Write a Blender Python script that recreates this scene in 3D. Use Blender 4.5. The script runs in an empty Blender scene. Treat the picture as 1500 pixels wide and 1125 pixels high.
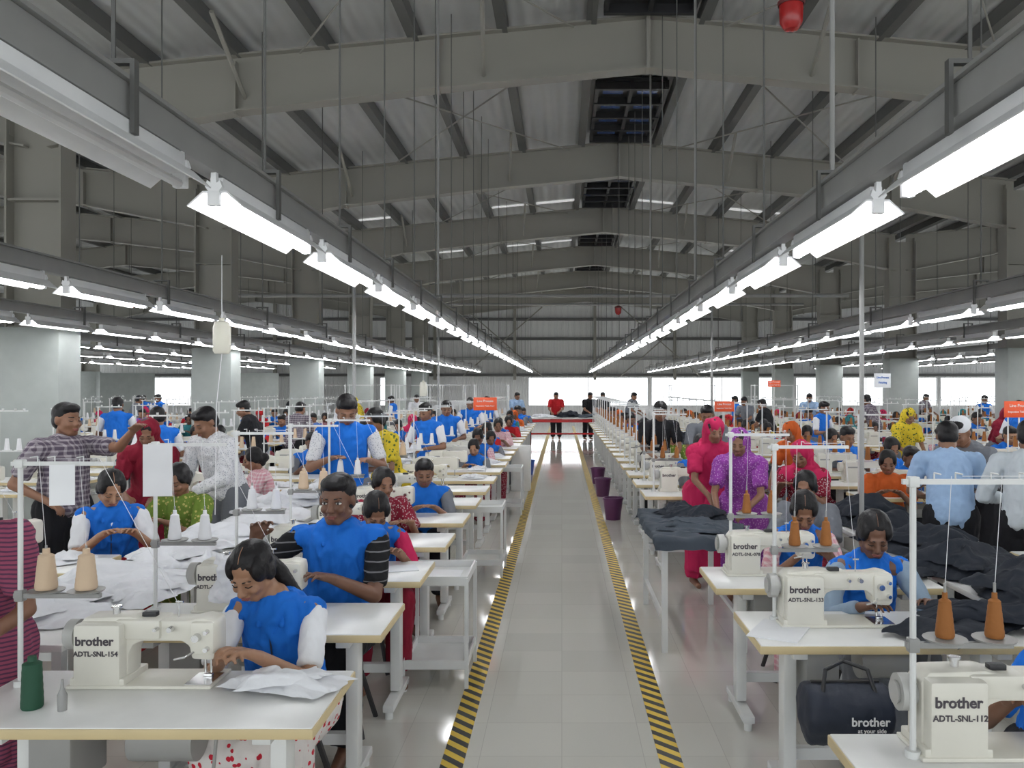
import bpy,bmesh,math,random
from mathutils import Vector as V, Matrix as M, noise
random.seed(7)
S=bpy.context.scene; COL=S.collection
try:
    S.view_settings.view_transform='Standard'
except Exception as e: print(e)
R=random.random
# ------------------------------------------------------------ materials
MATS={}
def mat(name,col,rough=.5,metal=0,pat=None,col2=None,scale=1,bump=0,emit=0,spec=.5,thr=.6):
    if name in MATS: return MATS[name]
    m=bpy.data.materials.new(name); m.use_nodes=True; nt=m.node_tree; N=nt.nodes; L=nt.links
    b=N['Principled BSDF']; c=(*col,1)
    b.inputs['Roughness'].default_value=rough; b.inputs['Metallic'].default_value=metal
    b.inputs['Specular IOR Level'].default_value=spec
    tc=N.new('ShaderNodeTexCoord')
    def noi(s,d=3):
        n=N.new('ShaderNodeTexNoise'); n.inputs['Scale'].default_value=s; n.inputs['Detail'].default_value=d
        L.new(tc.outputs['Object'],n.inputs['Vector']); return n
    def mix(f,a,bb):
        x=N.new('ShaderNodeMix'); x.data_type='RGBA'; L.new(f,x.inputs[0])
        for i,q in ((6,a),(7,bb)):
            if isinstance(q,tuple): x.inputs[i].default_value=q
            else: L.new(q,x.inputs[i])
        return x.outputs[2]
    def mth(op,a,bv=None):
        x=N.new('ShaderNodeMath'); x.operation=op
        for i,q in ((0,a),(1,bv)):
            if q is None: continue
            if isinstance(q,(int,float)): x.inputs[i].default_value=q
            else: L.new(q,x.inputs[i])
        return x.outputs[0]
    va=(.95,1.04) if pat=='ribs' else (.82,1.12)
    lo=tuple(v*va[0] for v in col)+(1,); hi=tuple(min(1,v*va[1]) for v in col)+(1,)
    base=mix(noi(4 if pat!='big' else .6).outputs['Fac'],lo,hi)
    if col2: c2=(*col2,1)
    if pat in('stripe','plaid','check'):
        sep=N.new('ShaderNodeSeparateXYZ'); L.new(tc.outputs['Object'],sep.inputs[0])
        fx=mth('GREATER_THAN',mth('FRACT',mth('MULTIPLY',mth('ADD',sep.outputs[0],sep.outputs[1]),scale)),thr)
        fz=mth('GREATER_THAN',mth('FRACT',mth('MULTIPLY',sep.outputs[2],scale)),thr)
        f=fz if pat=='stripe' else mth('MULTIPLY',mth('ADD',fx,fz),.5)
        base=mix(f,base,c2)
    if pat=='dots':
        v=N.new('ShaderNodeTexVoronoi'); v.inputs['Scale'].default_value=scale; L.new(tc.outputs['Object'],v.inputs['Vector'])
        base=mix(mth('LESS_THAN',v.outputs['Distance'],.32),base,c2)
    if pat=='hazard':
        sep=N.new('ShaderNodeSeparateXYZ'); L.new(tc.outputs['Object'],sep.inputs[0])
        f=mth('GREATER_THAN',mth('FRACT',mth('MULTIPLY',mth('ADD',sep.outputs[0],sep.outputs[1]),scale)),.5)
        base=mix(f,base,c2)
    if pat=='tile':
        bt=N.new('ShaderNodeTexBrick'); bt.offset=0; bt.inputs['Scale'].default_value=1
        bt.inputs['Brick Width'].default_value=.4; bt.inputs['Row Height'].default_value=.4
        bt.inputs['Mortar Size'].default_value=.002; bt.inputs['Color1'].default_value=hi; bt.inputs['Color2'].default_value=tuple(v*.96 for v in col)+(1,)
        bt.inputs['Mortar'].default_value=c2; L.new(tc.outputs['Object'],bt.inputs['Vector'])
        base=mix(noi(.5).outputs['Fac'],bt.outputs[0],mix(bt.outputs['Fac'],c,c2))
        rr=N.new('ShaderNodeMapRange'); L.new(noi(3).outputs['Fac'],rr.inputs[0]); rr.inputs[3].default_value=rough*.7; rr.inputs[4].default_value=rough*1.5
        L.new(rr.outputs[0],b.inputs['Roughness'])
    L.new(base,b.inputs['Base Color'])
    if pat=='ribs':
        w=N.new('ShaderNodeTexWave'); w.inputs['Scale'].default_value=scale; w.bands_direction='X'; L.new(tc.outputs['Object'],w.inputs['Vector'])
        bp=N.new('ShaderNodeBump'); bp.inputs['Strength'].default_value=bump or .6; bp.inputs['Distance'].default_value=.03
        L.new(w.outputs['Fac'],bp.inputs['Height']); L.new(bp.outputs[0],b.inputs['Normal'])
    elif bump:
        bp=N.new('ShaderNodeBump'); bp.inputs['Strength'].default_value=bump; bp.inputs['Distance'].default_value=.02
        L.new(noi(14,4).outputs['Fac'],bp.inputs['Height']); L.new(bp.outputs[0],b.inputs['Normal'])
    if emit:
        b.inputs['Emission Color'].default_value=c; b.inputs['Emission Strength'].default_value=emit
    MATS[name]=m; return m
white=mat('white_laminate',(.82,.82,.80),.3)
edge=mat('beige_edging',(.62,.5,.28),.5)
cream=mat('cream_enamel',(.72,.70,.62),.35)
wsteel=mat('white_painted_steel',(.7,.71,.7),.4)
gsteel=mat('grey_beam_paint',(.30,.29,.255),.55,pat='big')
dsteel=mat('dark_purlin',(.12,.12,.115),.55)
rail_m=mat('rail_paint',(.30,.30,.29),.4)
chrome=mat('chrome',(.7,.7,.7),.2,1)
black=mat('black_plastic',(.02,.02,.022),.45)
dark=mat('dark_print',(.06,.05,.06),.6)
tube_m=mat('tube_glow',(.97,.98,1),.4,emit=36)
tube_off=mat('tube_off',(.7,.7,.7),.3)
refl=mat('reflector_white',(.92,.93,.95),.35)
foil=mat('roof_foil',(.50,.51,.50),.5,bump=.5,pat='ribs',scale=1.6)
skyl=mat('translucent_sheet',(1,1,1),.5,emit=.42)
blueglass=mat('blue_glass',(.02,.05,.16),.15,emit=.12)
clad=mat('cladding',(.72,.72,.72),.6,pat='ribs',scale=4)
casing=mat('column_casing',(.38,.41,.39),.6)
tilef=mat('floor_tiles',(.60,.59,.54),.075,pat='tile',col2=(.50,.49,.445),spec=.65)
hazard=mat('hazard_tape',(.70,.48,.06),.5,pat='hazard',col2=(.03,.03,.03),scale=9)
skin1=mat('skin_brown',(.22,.105,.06),.5); skin2=mat('skin_dark',(.15,.07,.042),.5); skin3=mat('skin_tan',(.32,.17,.10),.5)
hairm=mat('black_hair',(.008,.007,.008),.5,bump=.6,spec=.3)
eyew=mat('eye_white',(.7,.68,.66),.3); lipm=mat('lips',(.23,.07,.06),.5)
def cl(n,c,**k): return mat('cloth_'+n,c,.8,bump=.35,spec=.2,**k)
bluev=cl('blue_vest',(.012,.14,.56)); wcloth=cl('white',(.78,.79,.82)); jean=cl('dark_denim',(.020,.024,.033)); greyd=cl('grey_denim',(.055,.068,.085))
pinkst=cl('pink_stripe',(.30,.07,.13),pat='stripe',col2=(.10,.04,.08),scale=60)
pinkpl=cl('pink_check',(.62,.30,.35),pat='plaid',col2=(.7,.6,.6),scale=30)
plaid=cl('dark_check',(.09,.07,.10),pat='plaid',col2=(.35,.32,.34),scale=28)
maroon=cl('maroon',(.22,.012,.03)); redc=cl('red',(.42,.015,.02)); pinkred=cl('crimson',(.48,.02,.09))
purple=cl('purple_print',(.25,.05,.30),pat='dots',col2=(.42,.22,.45),scale=60)
yellowp=cl('yellow_print',(.58,.44,.03),pat='dots',col2=(.08,.12,.03),scale=26)
greenp=cl('green_print',(.13,.20,.03),pat='dots',col2=(.4,.36,.12),scale=36)
orangec=cl('orange',(.50,.10,.02)); lblue=cl('light_blue',(.33,.47,.68)); redwhite=cl('white_red_print',(.7,.66,.64),pat='dots',col2=(.5,.02,.04),scale=30)
reddots=cl('red_dots',(.20,.012,.03),pat='dots',col2=(.45,.35,.36),scale=60)
blackst=cl('black_stripe',(.012,.012,.014),pat='stripe',col2=(.17,.17,.18),scale=24,thr=.86)
greyc=cl('grey',(.16,.17,.19)); blackc=cl('black',(.015,.015,.018)); teal=cl('teal',(.03,.18,.20)); whitef=cl('floral_white',(.68,.68,.7),pat='dots',col2=(.36,.38,.42),scale=80)
tan=mat('tan_thread',(.62,.47,.33),.8,bump=.3); brownt=mat('brown_thread',(.30,.11,.022),.75,bump=.4); whitet=mat('white_thread',(.8,.8,.82),.8); greent=mat('green_thread',(.01,.07,.035),.6)
orsign=mat('orange_sign',(.75,.09,.02),.4); whitep=mat('paper',(.82,.83,.85),.7); purpl=mat('purple_plastic',(.10,.02,.09),.4)
bluepl=mat('blue_plastic',(.02,.07,.3),.4); redpl=mat('red_plastic',(.35,.01,.01),.25); navy=mat('navy_nylon',(.012,.018,.035),.6,bump=.3); wletter=mat('white_print',(.8,.8,.8),.6)
# ------------------------------------------------------------ mesh builder
class MB:
    def __init__(s): s.bm=bmesh.new()
    def _add(s,t,mi):
        for f in t.faces: f.material_index=mi
        me=bpy.data.meshes.new('t'); t.to_mesh(me); t.free(); s.bm.from_mesh(me); bpy.data.meshes.remove(me); return s
    def box(s,c,sz,bev=0,mi=0,rot=None):
        t=bmesh.new(); bmesh.ops.create_cube(t,size=1); bmesh.ops.scale(t,vec=sz,verts=t.verts)
        if bev: bmesh.ops.bevel(t,geom=t.edges[:],offset=bev,segments=2,affect='EDGES',profile=.5)
        if rot: t.transform(rot.to_4x4())
        bmesh.ops.translate(t,vec=c,verts=t.verts); return s._add(t,mi)
    def cyl(s,a,b,r1,r2=None,seg=12,mi=0):
        a=V(a);b=V(b);r2=r1 if r2 is None else r2; t=bmesh.new(); d=b-a
        bmesh.ops.create_cone(t,cap_ends=True,segments=seg,radius1=r1,radius2=max(r2,.0002),depth=d.length)
        t.transform(M.Translation((a+b)/2)@d.to_track_quat('Z','Y').to_matrix().to_4x4()); return s._add(t,mi)
    def tube(s,pts,r,seg=8,mi=0):
        for i in range(len(pts)-1):
            s.cyl(pts[i],pts[i+1],r,seg=seg,mi=mi)
            if i: s.ball(pts[i],(r,r,r),mi,8)
        return s
    def ball(s,c,r,mi=0,seg=12):
        t=bmesh.new(); bmesh.ops.create_uvsphere(t,u_segments=seg,v_segments=max(6,seg//2),radius=1); bmesh.ops.scale(t,vec=r,verts=t.verts); bmesh.ops.translate(t,vec=c,verts=t.verts); return s._add(t,mi)
    def prism(s,poly,y0,y1,bev=0,mi=0):
        t=bmesh.new(); vs=[t.verts.new((x,y0,z)) for x,z in poly]; f=t.faces.new(vs)
        r=bmesh.ops.extrude_face_region(t,geom=[f]); bmesh.ops.translate(t,vec=(0,y1-y0,0),verts=[g for g in r['geom'] if isinstance(g,bmesh.types.BMVert)])
        bmesh.ops.recalc_face_normals(t,faces=t.faces)
        if bev: bmesh.ops.bevel(t,geom=t.edges[:],offset=bev,segments=2,affect='EDGES',profile=.5)
        return s._add(t,mi)
    def lathe(s,prof,c=(0,0,0),seg=16,mi=0):
        t=bmesh.new(); rows=[[t.verts.new((c[0]+r*math.cos(2*math.pi*i/seg),c[1]+r*math.sin(2*math.pi*i/seg),c[2]+z)) for i in range(seg)] for r,z in prof]
        for a,b in zip(rows,rows[1:]):
            for i in range(seg): t.faces.new((a[i],a[(i+1)%seg],b[(i+1)%seg],b[i]))
        return s._add(t,mi)
    def mesh(s,name,mats,ang=.6):
        me=bpy.data.meshes.new(name); s.bm.to_mesh(me); s.bm.free()
        for m in (mats if isinstance(mats,(list,tuple)) else [mats]): me.materials.append(m)
        me.polygons.foreach_set('use_smooth',[True]*len(me.polygons))
        me.set_sharp_from_angle(angle=ang); return me
def text_mesh(body,size,m,off=0,ext=.0006):
    c=bpy.data.curves.new('lettering','FONT'); c.body=body; c.size=size; c.align_x='CENTER'; c.align_y='CENTER'; c.extrude=ext; c.offset=off; c.resolution_u=3
    o=bpy.data.objects.new('t',c); COL.objects.link(o); dg=bpy.context.evaluated_depsgraph_get(); dg.update()
    me=bpy.data.meshes.new_from_object(o.evaluated_get(dg)); bpy.data.objects.remove(o)
    me.transform(M.Rotation(math.pi/2,4,'X')); me.materials.clear(); me.materials.append(m); return me
def P(name,mesh,off=(0,0,0),label=None,ch=(),rz=0): return dict(n=name,m=mesh,o=off,l=label,c=ch,rz=rz)
def _part(p,parent,over):
    o=bpy.data.objects.new(p['n'],p['m']); COL.objects.link(o); o.parent=parent; o.location=p['o']; o.rotation_euler[2]=p['rz']
    if p['l']: o['label']=p['l']
    if over and p['n'] in over:
        o.material_slots[0].link='OBJECT'; o.material_slots[0].material=over[p['n']]
    for c in p['c']: _part(c,o,over)
def put(name,label,cat,parts,loc=(0,0,0),rz=0,sc=1,group=None,kind=None,over=None,rootmesh=False,rot=None):
    if len(parts)==1 or rootmesh:
        r=bpy.data.objects.new(name,parts[0]['m']); ch=parts[1:]
    else: r=bpy.data.objects.new(name,None); r.empty_display_size=.1; ch=parts
    COL.objects.link(r); r.location=loc; r.rotation_euler=rot or (0,0,rz); r.scale=(sc,sc,sc)
    if over and (len(parts)==1 or rootmesh) and parts[0]['n'] in over:
        r.material_slots[0].link='OBJECT'; r.material_slots[0].material=over[parts[0]['n']]
    r['label']=label
    if kind: r['kind']=kind
    if kind!='structure': r['category']=cat
    if group: r['group']=group
    for p in ch: _part(p,r,over)
    return r
def one(name,label,cat,mesh,loc=(0,0,0),rz=0,sc=1,**k): return put(name,label,cat,[P(name,mesh)],loc,rz,sc,**k)
# ------------------------------------------------------------ organic blobs
class Blob:
    def __init__(s): s.v=[];s.f=[]
    def cap(s,a,ra,b,rb,fl=1,seg=14,k=4,fa=False,fb=False):
        a=V(a);b=V(b);d=b-a; w=d.normalized() if d.length>1e-5 else V((0,0,1))
        u=V((1,0,0))-w*w.x
        if u.length<.3: u=V((0,1,0))-w*w.y
        u.normalize(); t=w.cross(u)
        rows=[]
        for i in range(k+1):
            q=-math.pi/2+i*(math.pi/2)/k; rows.append((a,ra*math.cos(q),ra*math.sin(q)*(.15 if fa else 1)))
        for i in range(k+1):
            q=i*(math.pi/2)/k; rows.append((b,rb*math.cos(q),rb*math.sin(q)*(.15 if fb else 1)))
        n0=len(s.v)
        for c,rr,h in rows:
            rr=max(rr,1e-4)
            for j in range(seg):
                q=2*math.pi*j/seg; s.v.append(c+w*h+u*rr*math.cos(q)+t*rr*fl*math.sin(q))
        for i in range(len(rows)-1):
            for j in range(seg):
                A=n0+i*seg+j;B=n0+i*seg+(j+1)%seg; s.f.append((A,B,B+seg,A+seg))
        s.f.append(tuple(n0+j for j in reversed(range(seg)))); e=n0+(len(rows)-1)*seg; s.f.append(tuple(e+j for j in range(seg)))
    def ell(s,c,r,H=None,seg=18):
        n0=len(s.v); k=10; H=H or M.Identity(4); c=V(c)
        for i in range(k+1):
            q=-math.pi/2+math.pi*i/k
            for j in range(seg):
                p=2*math.pi*j/seg; cr=max(math.cos(q),1e-3)
                s.v.append(H@(c+V((r[0]*cr*math.cos(p),r[1]*cr*math.sin(p),r[2]*math.sin(q)))))
        for i in range(k):
            for j in range(seg):
                A=n0+i*seg+j;B=n0+i*seg+(j+1)%seg; s.f.append((A,B,B+seg,A+seg))
        s.f.append(tuple(n0+j for j in reversed(range(seg)))); e=n0+k*seg; s.f.append(tuple(e+j for j in range(seg)))
    def hcap(s,H,a,ra,b,rb,**k): s.cap(H@V(a),ra,H@V(b),rb,**k)
    def mesh(s,name,m,vox=.01,it=4,fold=0,freq=(14,14,7),remesh=True):
        me=bpy.data.meshes.new(name); me.from_pydata([tuple(x) for x in s.v],[],s.f); me.update()
        if remesh:
            o=bpy.data.objects.new('t',me); COL.objects.link(o)
            r=o.modifiers.new('r','REMESH'); r.mode='VOXEL'; r.voxel_size=vox
            q=o.modifiers.new('s','SMOOTH'); q.factor=.5; q.iterations=it
            dg=bpy.context.evaluated_depsgraph_get(); dg.update(); m2=bpy.data.meshes.new_from_object(o.evaluated_get(dg))
            bpy.data.objects.remove(o); bpy.data.meshes.remove(me); me=m2; me.name=name
        if fold:
            ns=[v.normal.copy() for v in me.vertices]
            for v,n in zip(me.vertices,ns):
                c=v.co; q=noise.noise(V((c.x*freq[0],c.y*freq[1],c.z*freq[2])))+.5*noise.noise(V((c.x*freq[0]*2.3+9,c.y*freq[1]*2.3,c.z*freq[2]*2)))
                v.co=c+n*fold*(1-2*abs(q))
        me.polygons.foreach_set('use_smooth',[True]*len(me.polygons)); me.materials.clear(); me.materials.append(m); return me
def ik(Sh,W,a,b,hint):
    d=W-Sh; L=min(d.length,(a+b)*.985); w=d.normalized(); W=Sh+w*L
    x=(a*a-b*b+L*L)/(2*L); h=math.sqrt(max(a*a-x*x,0)); hh=hint-w*hint.dot(w); hh.normalize()
    return Sh+w*x+hh*h,W
def build_person(sex='f',pose='sit',lean=.2,pitch=.4,yaw=0,wr=((.10,-.42,.82),(-.10,-.42,.82)),hx=0,top='vest',topm=None,sleeve='short',slm=None,lower='skirt',lowm=None,hair='bun',scarf=None,cap=None,skin=None,vox=.014,open_eyes=False,elb=.6,kneel=0):
    topm=topm or bluev; lowm=lowm or greyc; slm=slm or topm; skin=skin or skin1
    hero=vox<.01; g=.013
    sw=.158 if sex=='f' else .19; tr=.130 if sex=='f' else .146
    pz=.52 if pose=='sit' else .90
    Pv=V((0,0,pz)); ax=V((hx*.4,-math.sin(lean),math.cos(lean))); fw=V((0,-math.cos(lean),-math.sin(lean)))
    C=Pv+ax*.22; Nk=Pv+ax*.455
    Sh=[Nk+V((sx*sw,0,-.055)) for sx in(1,-1)]
    hc=Nk+V((hx,-.025-.09*lean-.03*pitch,.135-.03*pitch))
    H=M.Translation(hc)@M.Rotation(yaw,4,'Z')@M.Rotation(pitch,4,'X')@M.Scale(.96 if sex=='f' else 1.02,4)
    E=[];W=[]
    for i,sx in enumerate((1,-1)):
        e,w=ik(Sh[i],V(wr[i]),.28,.25,V((sx*elb,.35,-1))); E.append(e);W.append(w)
    if pose=='sit':
        hip=[V((sx*.09,-.02,pz-.02)) for sx in(1,-1)]; kn=[V((sx*.12,-.42,.53)) for sx in(1,-1)]; an=[V((sx*.12,-.36,.09)) for sx in(1,-1)]
    else:
        hip=[V((sx*.09,0,pz-.03)) for sx in(1,-1)]; kn=[V((sx*.1,-.025,.48)) for sx in(1,-1)]; an=[V((sx*.11,.02,.08)) for sx in(1,-1)]
    B=Blob()
    B.ell(Pv,(.155,.115,.12)); B.cap(Pv,tr,C,tr*.93,fl=.72); B.cap(C,tr*.93,Nk-ax*.1,tr*.98,fl=.72); B.cap(Sh[0]+V((-.02,0,0)),.052,Sh[1]+V((.02,0,0)),.052)
    B.cap(Nk-ax*.06,.062,Nk+V((0,0,.01)),.05); B.cap(Nk-ax*.02,.05 if sex=='f' else .058,H@V((0,.02,-.05)),.048 if sex=='f' else .056)
    for i,sx in enumerate((1,-1)):
        B.cap(Sh[i],.050 if sex=='m' else .042,E[i],.038 if sex=='m' else .032); B.cap(E[i],.038 if sex=='m' else .032,W[i],.024)
        B.cap(hip[i],.09,kn[i],.058); B.cap(kn[i],.057,kn[i].lerp(an[i],.35)+V((0,.015,0)),.055); B.cap(kn[i].lerp(an[i],.35)+V((0,.015,0)),.055,an[i],.036)
        B.cap(an[i]+V((0,.03,-.03)),.035,an[i]+V((0,-.15,-.05)),.026)
        d=(W[i]-E[i]).normalized(); d=(d+V((0,0,-.15))).normalized(); side=V((0,0,1)).cross(d)
        if side.length<.2: side=V((1,0,0))
        side.normalize(); n=side.cross(d).normalized()
        if n.z>0: n=-n
        inn=side if side.x*(-sx)>0 else -side
        pe=W[i]+d*.075
        B.cap(W[i]+inn*.008,.022,pe+inn*.018,.017); B.cap(W[i]-inn*.008,.022,pe-inn*.022,.016); B.cap(W[i],.02,pe,.016)
        for q in range(4):
            off=-inn*((q-1.5)*.021); ln=(.036,.041,.038,.030)[q]; a=pe+off; dd=(d-inn*((q-1.5)*.10)).normalized()
            b=a+dd*ln; c=b+(dd+n*.7).normalized()*ln*.7; e2=c+(dd*.5+n).normalized()*ln*.5
            B.cap(a,.0095,b,.0085,seg=8,k=2); B.cap(b,.0085,c,.0078,seg=8,k=2); B.cap(c,.0078,e2,.007,seg=8,k=2)
        t0=W[i]+d*.02+inn*.022; t1=t0+(d*.6+inn*.8).normalized()*.038; t2=t1+(d+inn*.1+n*.4).normalized()*.032
        B.cap(t0,.0125,t1,.0105,seg=8,k=2); B.cap(t1,.0105,t2,.0085,seg=8,k=2)
    B.ell((0,.016,.03),(.074,.09,.083),H); B.ell((0,-.026,-.02),(.061,.06,.082),H); B.ell((0,-.045,-.078),(.036,.034,.028),H)
    for sx in(1,-1):
        B.hcap(H,(sx*.055,.0,-.055),.018,(sx*.02,-.055,-.09),.017); B.ell((sx*.036,-.066,-.028),(.021,.02,.021),H)
        B.ell((sx*.076,.008,-.005),(.009,.018,.029),H); B.ell((sx*.012,-.099,-.031),(.0095,.011,.008),H)
    B.hcap(H,(0,-.086,.012),.0085,(0,-.107,-.024),.0125); B.hcap(H,(-.036,-.079,.021),.008,(.036,-.079,.021),.008); B.ell((0,-.086,-.058),(.023,.012,.012),H)
    parts=[P('body',B.mesh('person_body',skin,min(vox,.0105) if not hero else .0062,3 if hero else 2))]
    # clothing
    T=Blob(); q=g; vest=top=='vest'
    T.cap(Pv+V((0,0,-.05)),tr+.035,Pv,tr+.03,fl=.8,fa=True); T.cap(Pv,tr+.026,C,tr+q+.004,fl=.78); T.cap(C,tr+q+.004,Nk-ax*.11,tr+q+.002,fl=.78)
    yr=.050 if sex=='f' else .058
    if not vest: yr+=.008
    T.cap(Sh[0]+V((-.012,0,0)),yr,Sh[1]+V((.012,0,0)),yr); T.cap(Nk-ax*.08,.085,Nk-ax*.02,.064,fb=True)
    if top in('shirt','kameez','tee'):
        for i in(0,1):
            if sleeve=='long': T.cap(Sh[i],.052+q,E[i],.042+q); T.cap(E[i],.042+q,E[i].lerp(W[i],.92),.032+q*.6,fb=True)
            else: T.cap(Sh[i],.054+q,Sh[i].lerp(E[i],.75),.048+q,fb=True)
    if top=='kameez' and pose=='stand':
        T.cap(Pv,tr+.03,V((0,-.02,.45)),.2,fl=.75,fb=True)
    if top=='kameez' and pose=='sit':
        for i in(0,1): T.cap(hip[i],.12,kn[i],.085,fb=True)
        T.cap(Pv,.15,V((0,-.36,.54)),.1,fl=.7)
    parts.append(P('vest' if vest else ('tunic' if top=='kameez' else 'shirt'),T.mesh('garment_top',topm,.008 if hero else vox,3,fold=.013 if hero else .010,freq=(15,15,9))))
    # collar with open V
    if top!='kameez':
        T=Blob(); V0=Nk-ax*.10+fw*.108
        ring=[Nk+V((math.sin(t)*.064,math.cos(t)*.062-.002,.014*math.cos(t)+.006)) for t in [i*math.pi/6 for i in range(5)]]
        for sx in(1,-1):
            rr=ring if sx>0 else [V((2*Nk.x-p.x,p.y,p.z)) for p in ring]
            for a_,b_ in zip(rr,rr[1:]): T.cap(a_,.013,b_,.014,seg=8,k=2)
            T.cap(rr[-1],.014,V0+V((sx*.012,0,0)),.009,seg=8,k=2,fl=.8); T.cap(rr[-1]+V((0,0,-.002)),.014,V0+V((sx*.045,0,.035)),.012,seg=8,k=2)
        parts.append(P('collar',T.mesh('collar',topm,.006 if hero else .010,1)))
        if vest and hero:
            T=Blob(); a_=Nk-ax*.02+fw*.066; T.cap(a_+V((.022,0,0)),.010,V0+fw*.002,.004,seg=8,k=2); T.cap(a_-V((.022,0,0)),.010,V0+fw*.002,.004,seg=8,k=2); T.cap(a_,.012,V0+fw*.002,.005,seg=8,k=2)
            parts.append(P('undershirt',T.mesh('undershirt',slm,.005,1)))
            Z=Blob(); Z.cap(V0+fw*.006,.0035,C+fw*.122,.0035,seg=6,k=2); Z.cap(C+fw*.122,.0035,Pv+V((0,-.135,.02)),.0035,seg=6,k=2)
            parts.append(P('zipper',Z.mesh('zip',navy,remesh=False)))
    if vest:
        for i in(0,1):
            T=Blob(); o0=Sh[i].lerp(E[i],.08)
            if sleeve=='long': T.cap(o0,.054,E[i],.045); T.cap(E[i],.045,E[i].lerp(W[i],.9),.034,fb=True)
            else: T.cap(o0,.056 if sex=='m' else .049,Sh[i].lerp(E[i],.8),.052 if sex=='m' else .046,fb=True)
            parts.append(P('sleeve',T.mesh('garment_sleeve',slm,.008 if hero else vox,2,fold=.006)))
    T=Blob()
    e=.024 if lower=='trousers' else .04
    for i in(0,1):
        T.cap(hip[i],.09+e,kn[i],.06+e); T.cap(kn[i],.06+e,an[i]+V((0,0,.02)),.045+e,fb=True)
    T.cap(Pv,.15,Pv+V((0,0,-.06)),.15,fl=.8)
    if lower=='skirt':
        if pose=='sit': T.cap(V((0,-.1,.5)),.13,V((0,-.4,.5)),.13,fl=.7); T.cap(V((0,-.4,.48)),.16,V((0,-.38,.16)),.18,fl=.6,fb=True)
        else: T.cap(V((0,0,.8)),.17,V((0,-.01,.16)),.2,fl=.75,fb=True)
    parts.append(P('trousers' if lower=='trousers' else 'skirt',T.mesh('garment_lower',lowm,.012 if hero else vox*1.2,3,fold=.010,freq=(16,16,4))))
    if hair:
        h=Blob(); h.ell((0,.026,.046),(.082,.091,.079),H); h.ell((0,.045,-.008),(.077,.066,.07),H)
        if sex=='f' and not scarf:
            for sx in(1,-1): h.ell((sx*.058,-.006,.035),(.026,.06,.056),H); h.ell((sx*.07,.02,-.01),(.016,.035,.04),H)
        if hair=='short': h.ell((0,-.02,.082),(.066,.06,.038),H)
        if hair=='bun': h.ell((0,.125,-.03),(.045,.036,.045),H); h.hcap(H,(0,.1,-.02),.045,(0,.07,-.07),.04)
        if hair=='pony':
            h.hcap(H,(0,.09,-.03),.045,(.04,.10,-.10),.036); h.hcap(H,(.04,.10,-.10),.036,(.07,.09,-.17),.03); h.hcap(H,(.07,.09,-.17),.03,(.08,.13,-.30),.015)
        parts.append(P('hair',h.mesh('hair',hairm,.006 if hero else .010,2,fold=.0015,freq=(60,12,12))))
        if sex=='f' and hero:
            b=Blob()
            pp=[(0,y,.0468+.0805*math.sqrt(1-((y-.026)/.0925)**2)) for y in(-.05,-.03,-.01,.01)]
            for a_,b_ in zip(pp,pp[1:]): b.hcap(H,a_,.0016,b_,.0016,seg=6,k=2)
            parts.append(P('hair_parting',b.mesh('parting',skin,remesh=False)))
    if scarf:
        h=Blob(); h.ell((0,.03,.028),(.094,.1,.098),H); h.hcap(H,(0,.05,-.02),.09,(0,.045,-.1),.08)
        h.cap(H@V((0,.05,-.1)),.085,Nk-ax*.05+V((0,.03,0)),.12,fl=.85)
        for i in(0,1): h.cap(Nk-ax*.04,.082,Sh[i]+V((0,0,-.02)),.080)
        h.cap(Nk-ax*.05+V((0,.07,0)),.14,Pv+V((0,.09,.1)),.13,fl=.4,fb=True)
        h.cap(Sh[0]+V((-.05,-.06,0)),.06,Pv+V((.06,-.16,.08)),.06,fl=.5,fb=True)
        parts.append(P('headscarf',h.mesh('scarf',scarf,.009 if hero else min(vox,.012),3,fold=.010,freq=(16,16,8))))
    if cap:
        h=Blob(); h.ell((0,.022,.055),(.088,.098,.075),H); parts.append(P('cap',h.mesh('cap',cap,.009,2)))
    far=vox>=.013; bE=Blob(); bL=Blob()
    for sx in(1,-1):
        b=bE if far else Blob(); b.hcap(H,(sx*.016,-.0865,.024),.003,(sx*.046,-.075,.025),.002,seg=6,k=2)
        if not far: parts.append(P('eyebrow',b.mesh('brow',hairm,remesh=False)))
        b=bL if far else Blob()
        if open_eyes:
            b.ell((sx*.031,-.0735,.003),(.0135,.0115,.007),H); br=Blob(); br.ell((sx*.031,-.0815,.003),(.0055,.0045,.006),H)
            parts.append(P('eye',b.mesh('eye',eyew,remesh=False),ch=[P('iris',br.mesh('iris',black,remesh=False))]))
            b=Blob(); b.hcap(H,(sx*.017,-.083,.007),.0016,(sx*.031,-.0855,.0105),.0016,seg=6,k=2); b.hcap(H,(sx*.031,-.0855,.0105),.0016,(sx*.046,-.077,.007),.0016,seg=6,k=2)
        else:
            k_=1.6 if far else 1
            b.hcap(H,(sx*.018,-.084,-.001),.0018*k_,(sx*.031,-.085,-.004),.0022*k_,seg=6,k=2); b.hcap(H,(sx*.031,-.085,-.004),.0022*k_,(sx*.045,-.076,0),.0016*k_,seg=6,k=2)
        if not far: parts.append(P('eyelashes',b.mesh('lash',hairm,remesh=False)))
    if far: parts.append(P('eyebrows',bE.mesh('brows',hairm,remesh=False))); parts.append(P('eyelashes',bL.mesh('lashes',hairm,remesh=False)))
    b=Blob(); b.hcap(H,(-.02,-.089,-.057),.0035,(0,-.0975,-.055),.0045,seg=8,k=2); b.hcap(H,(0,-.0975,-.055),.0045,(.02,-.089,-.057),.0035,seg=8,k=2); b.hcap(H,(-.012,-.093,-.064),.0045,(.012,-.093,-.064),.0045,seg=8,k=2)
    parts.append(P('lips',b.mesh('lips',lipm,remesh=False)))
    return parts
OCC=[]
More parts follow.
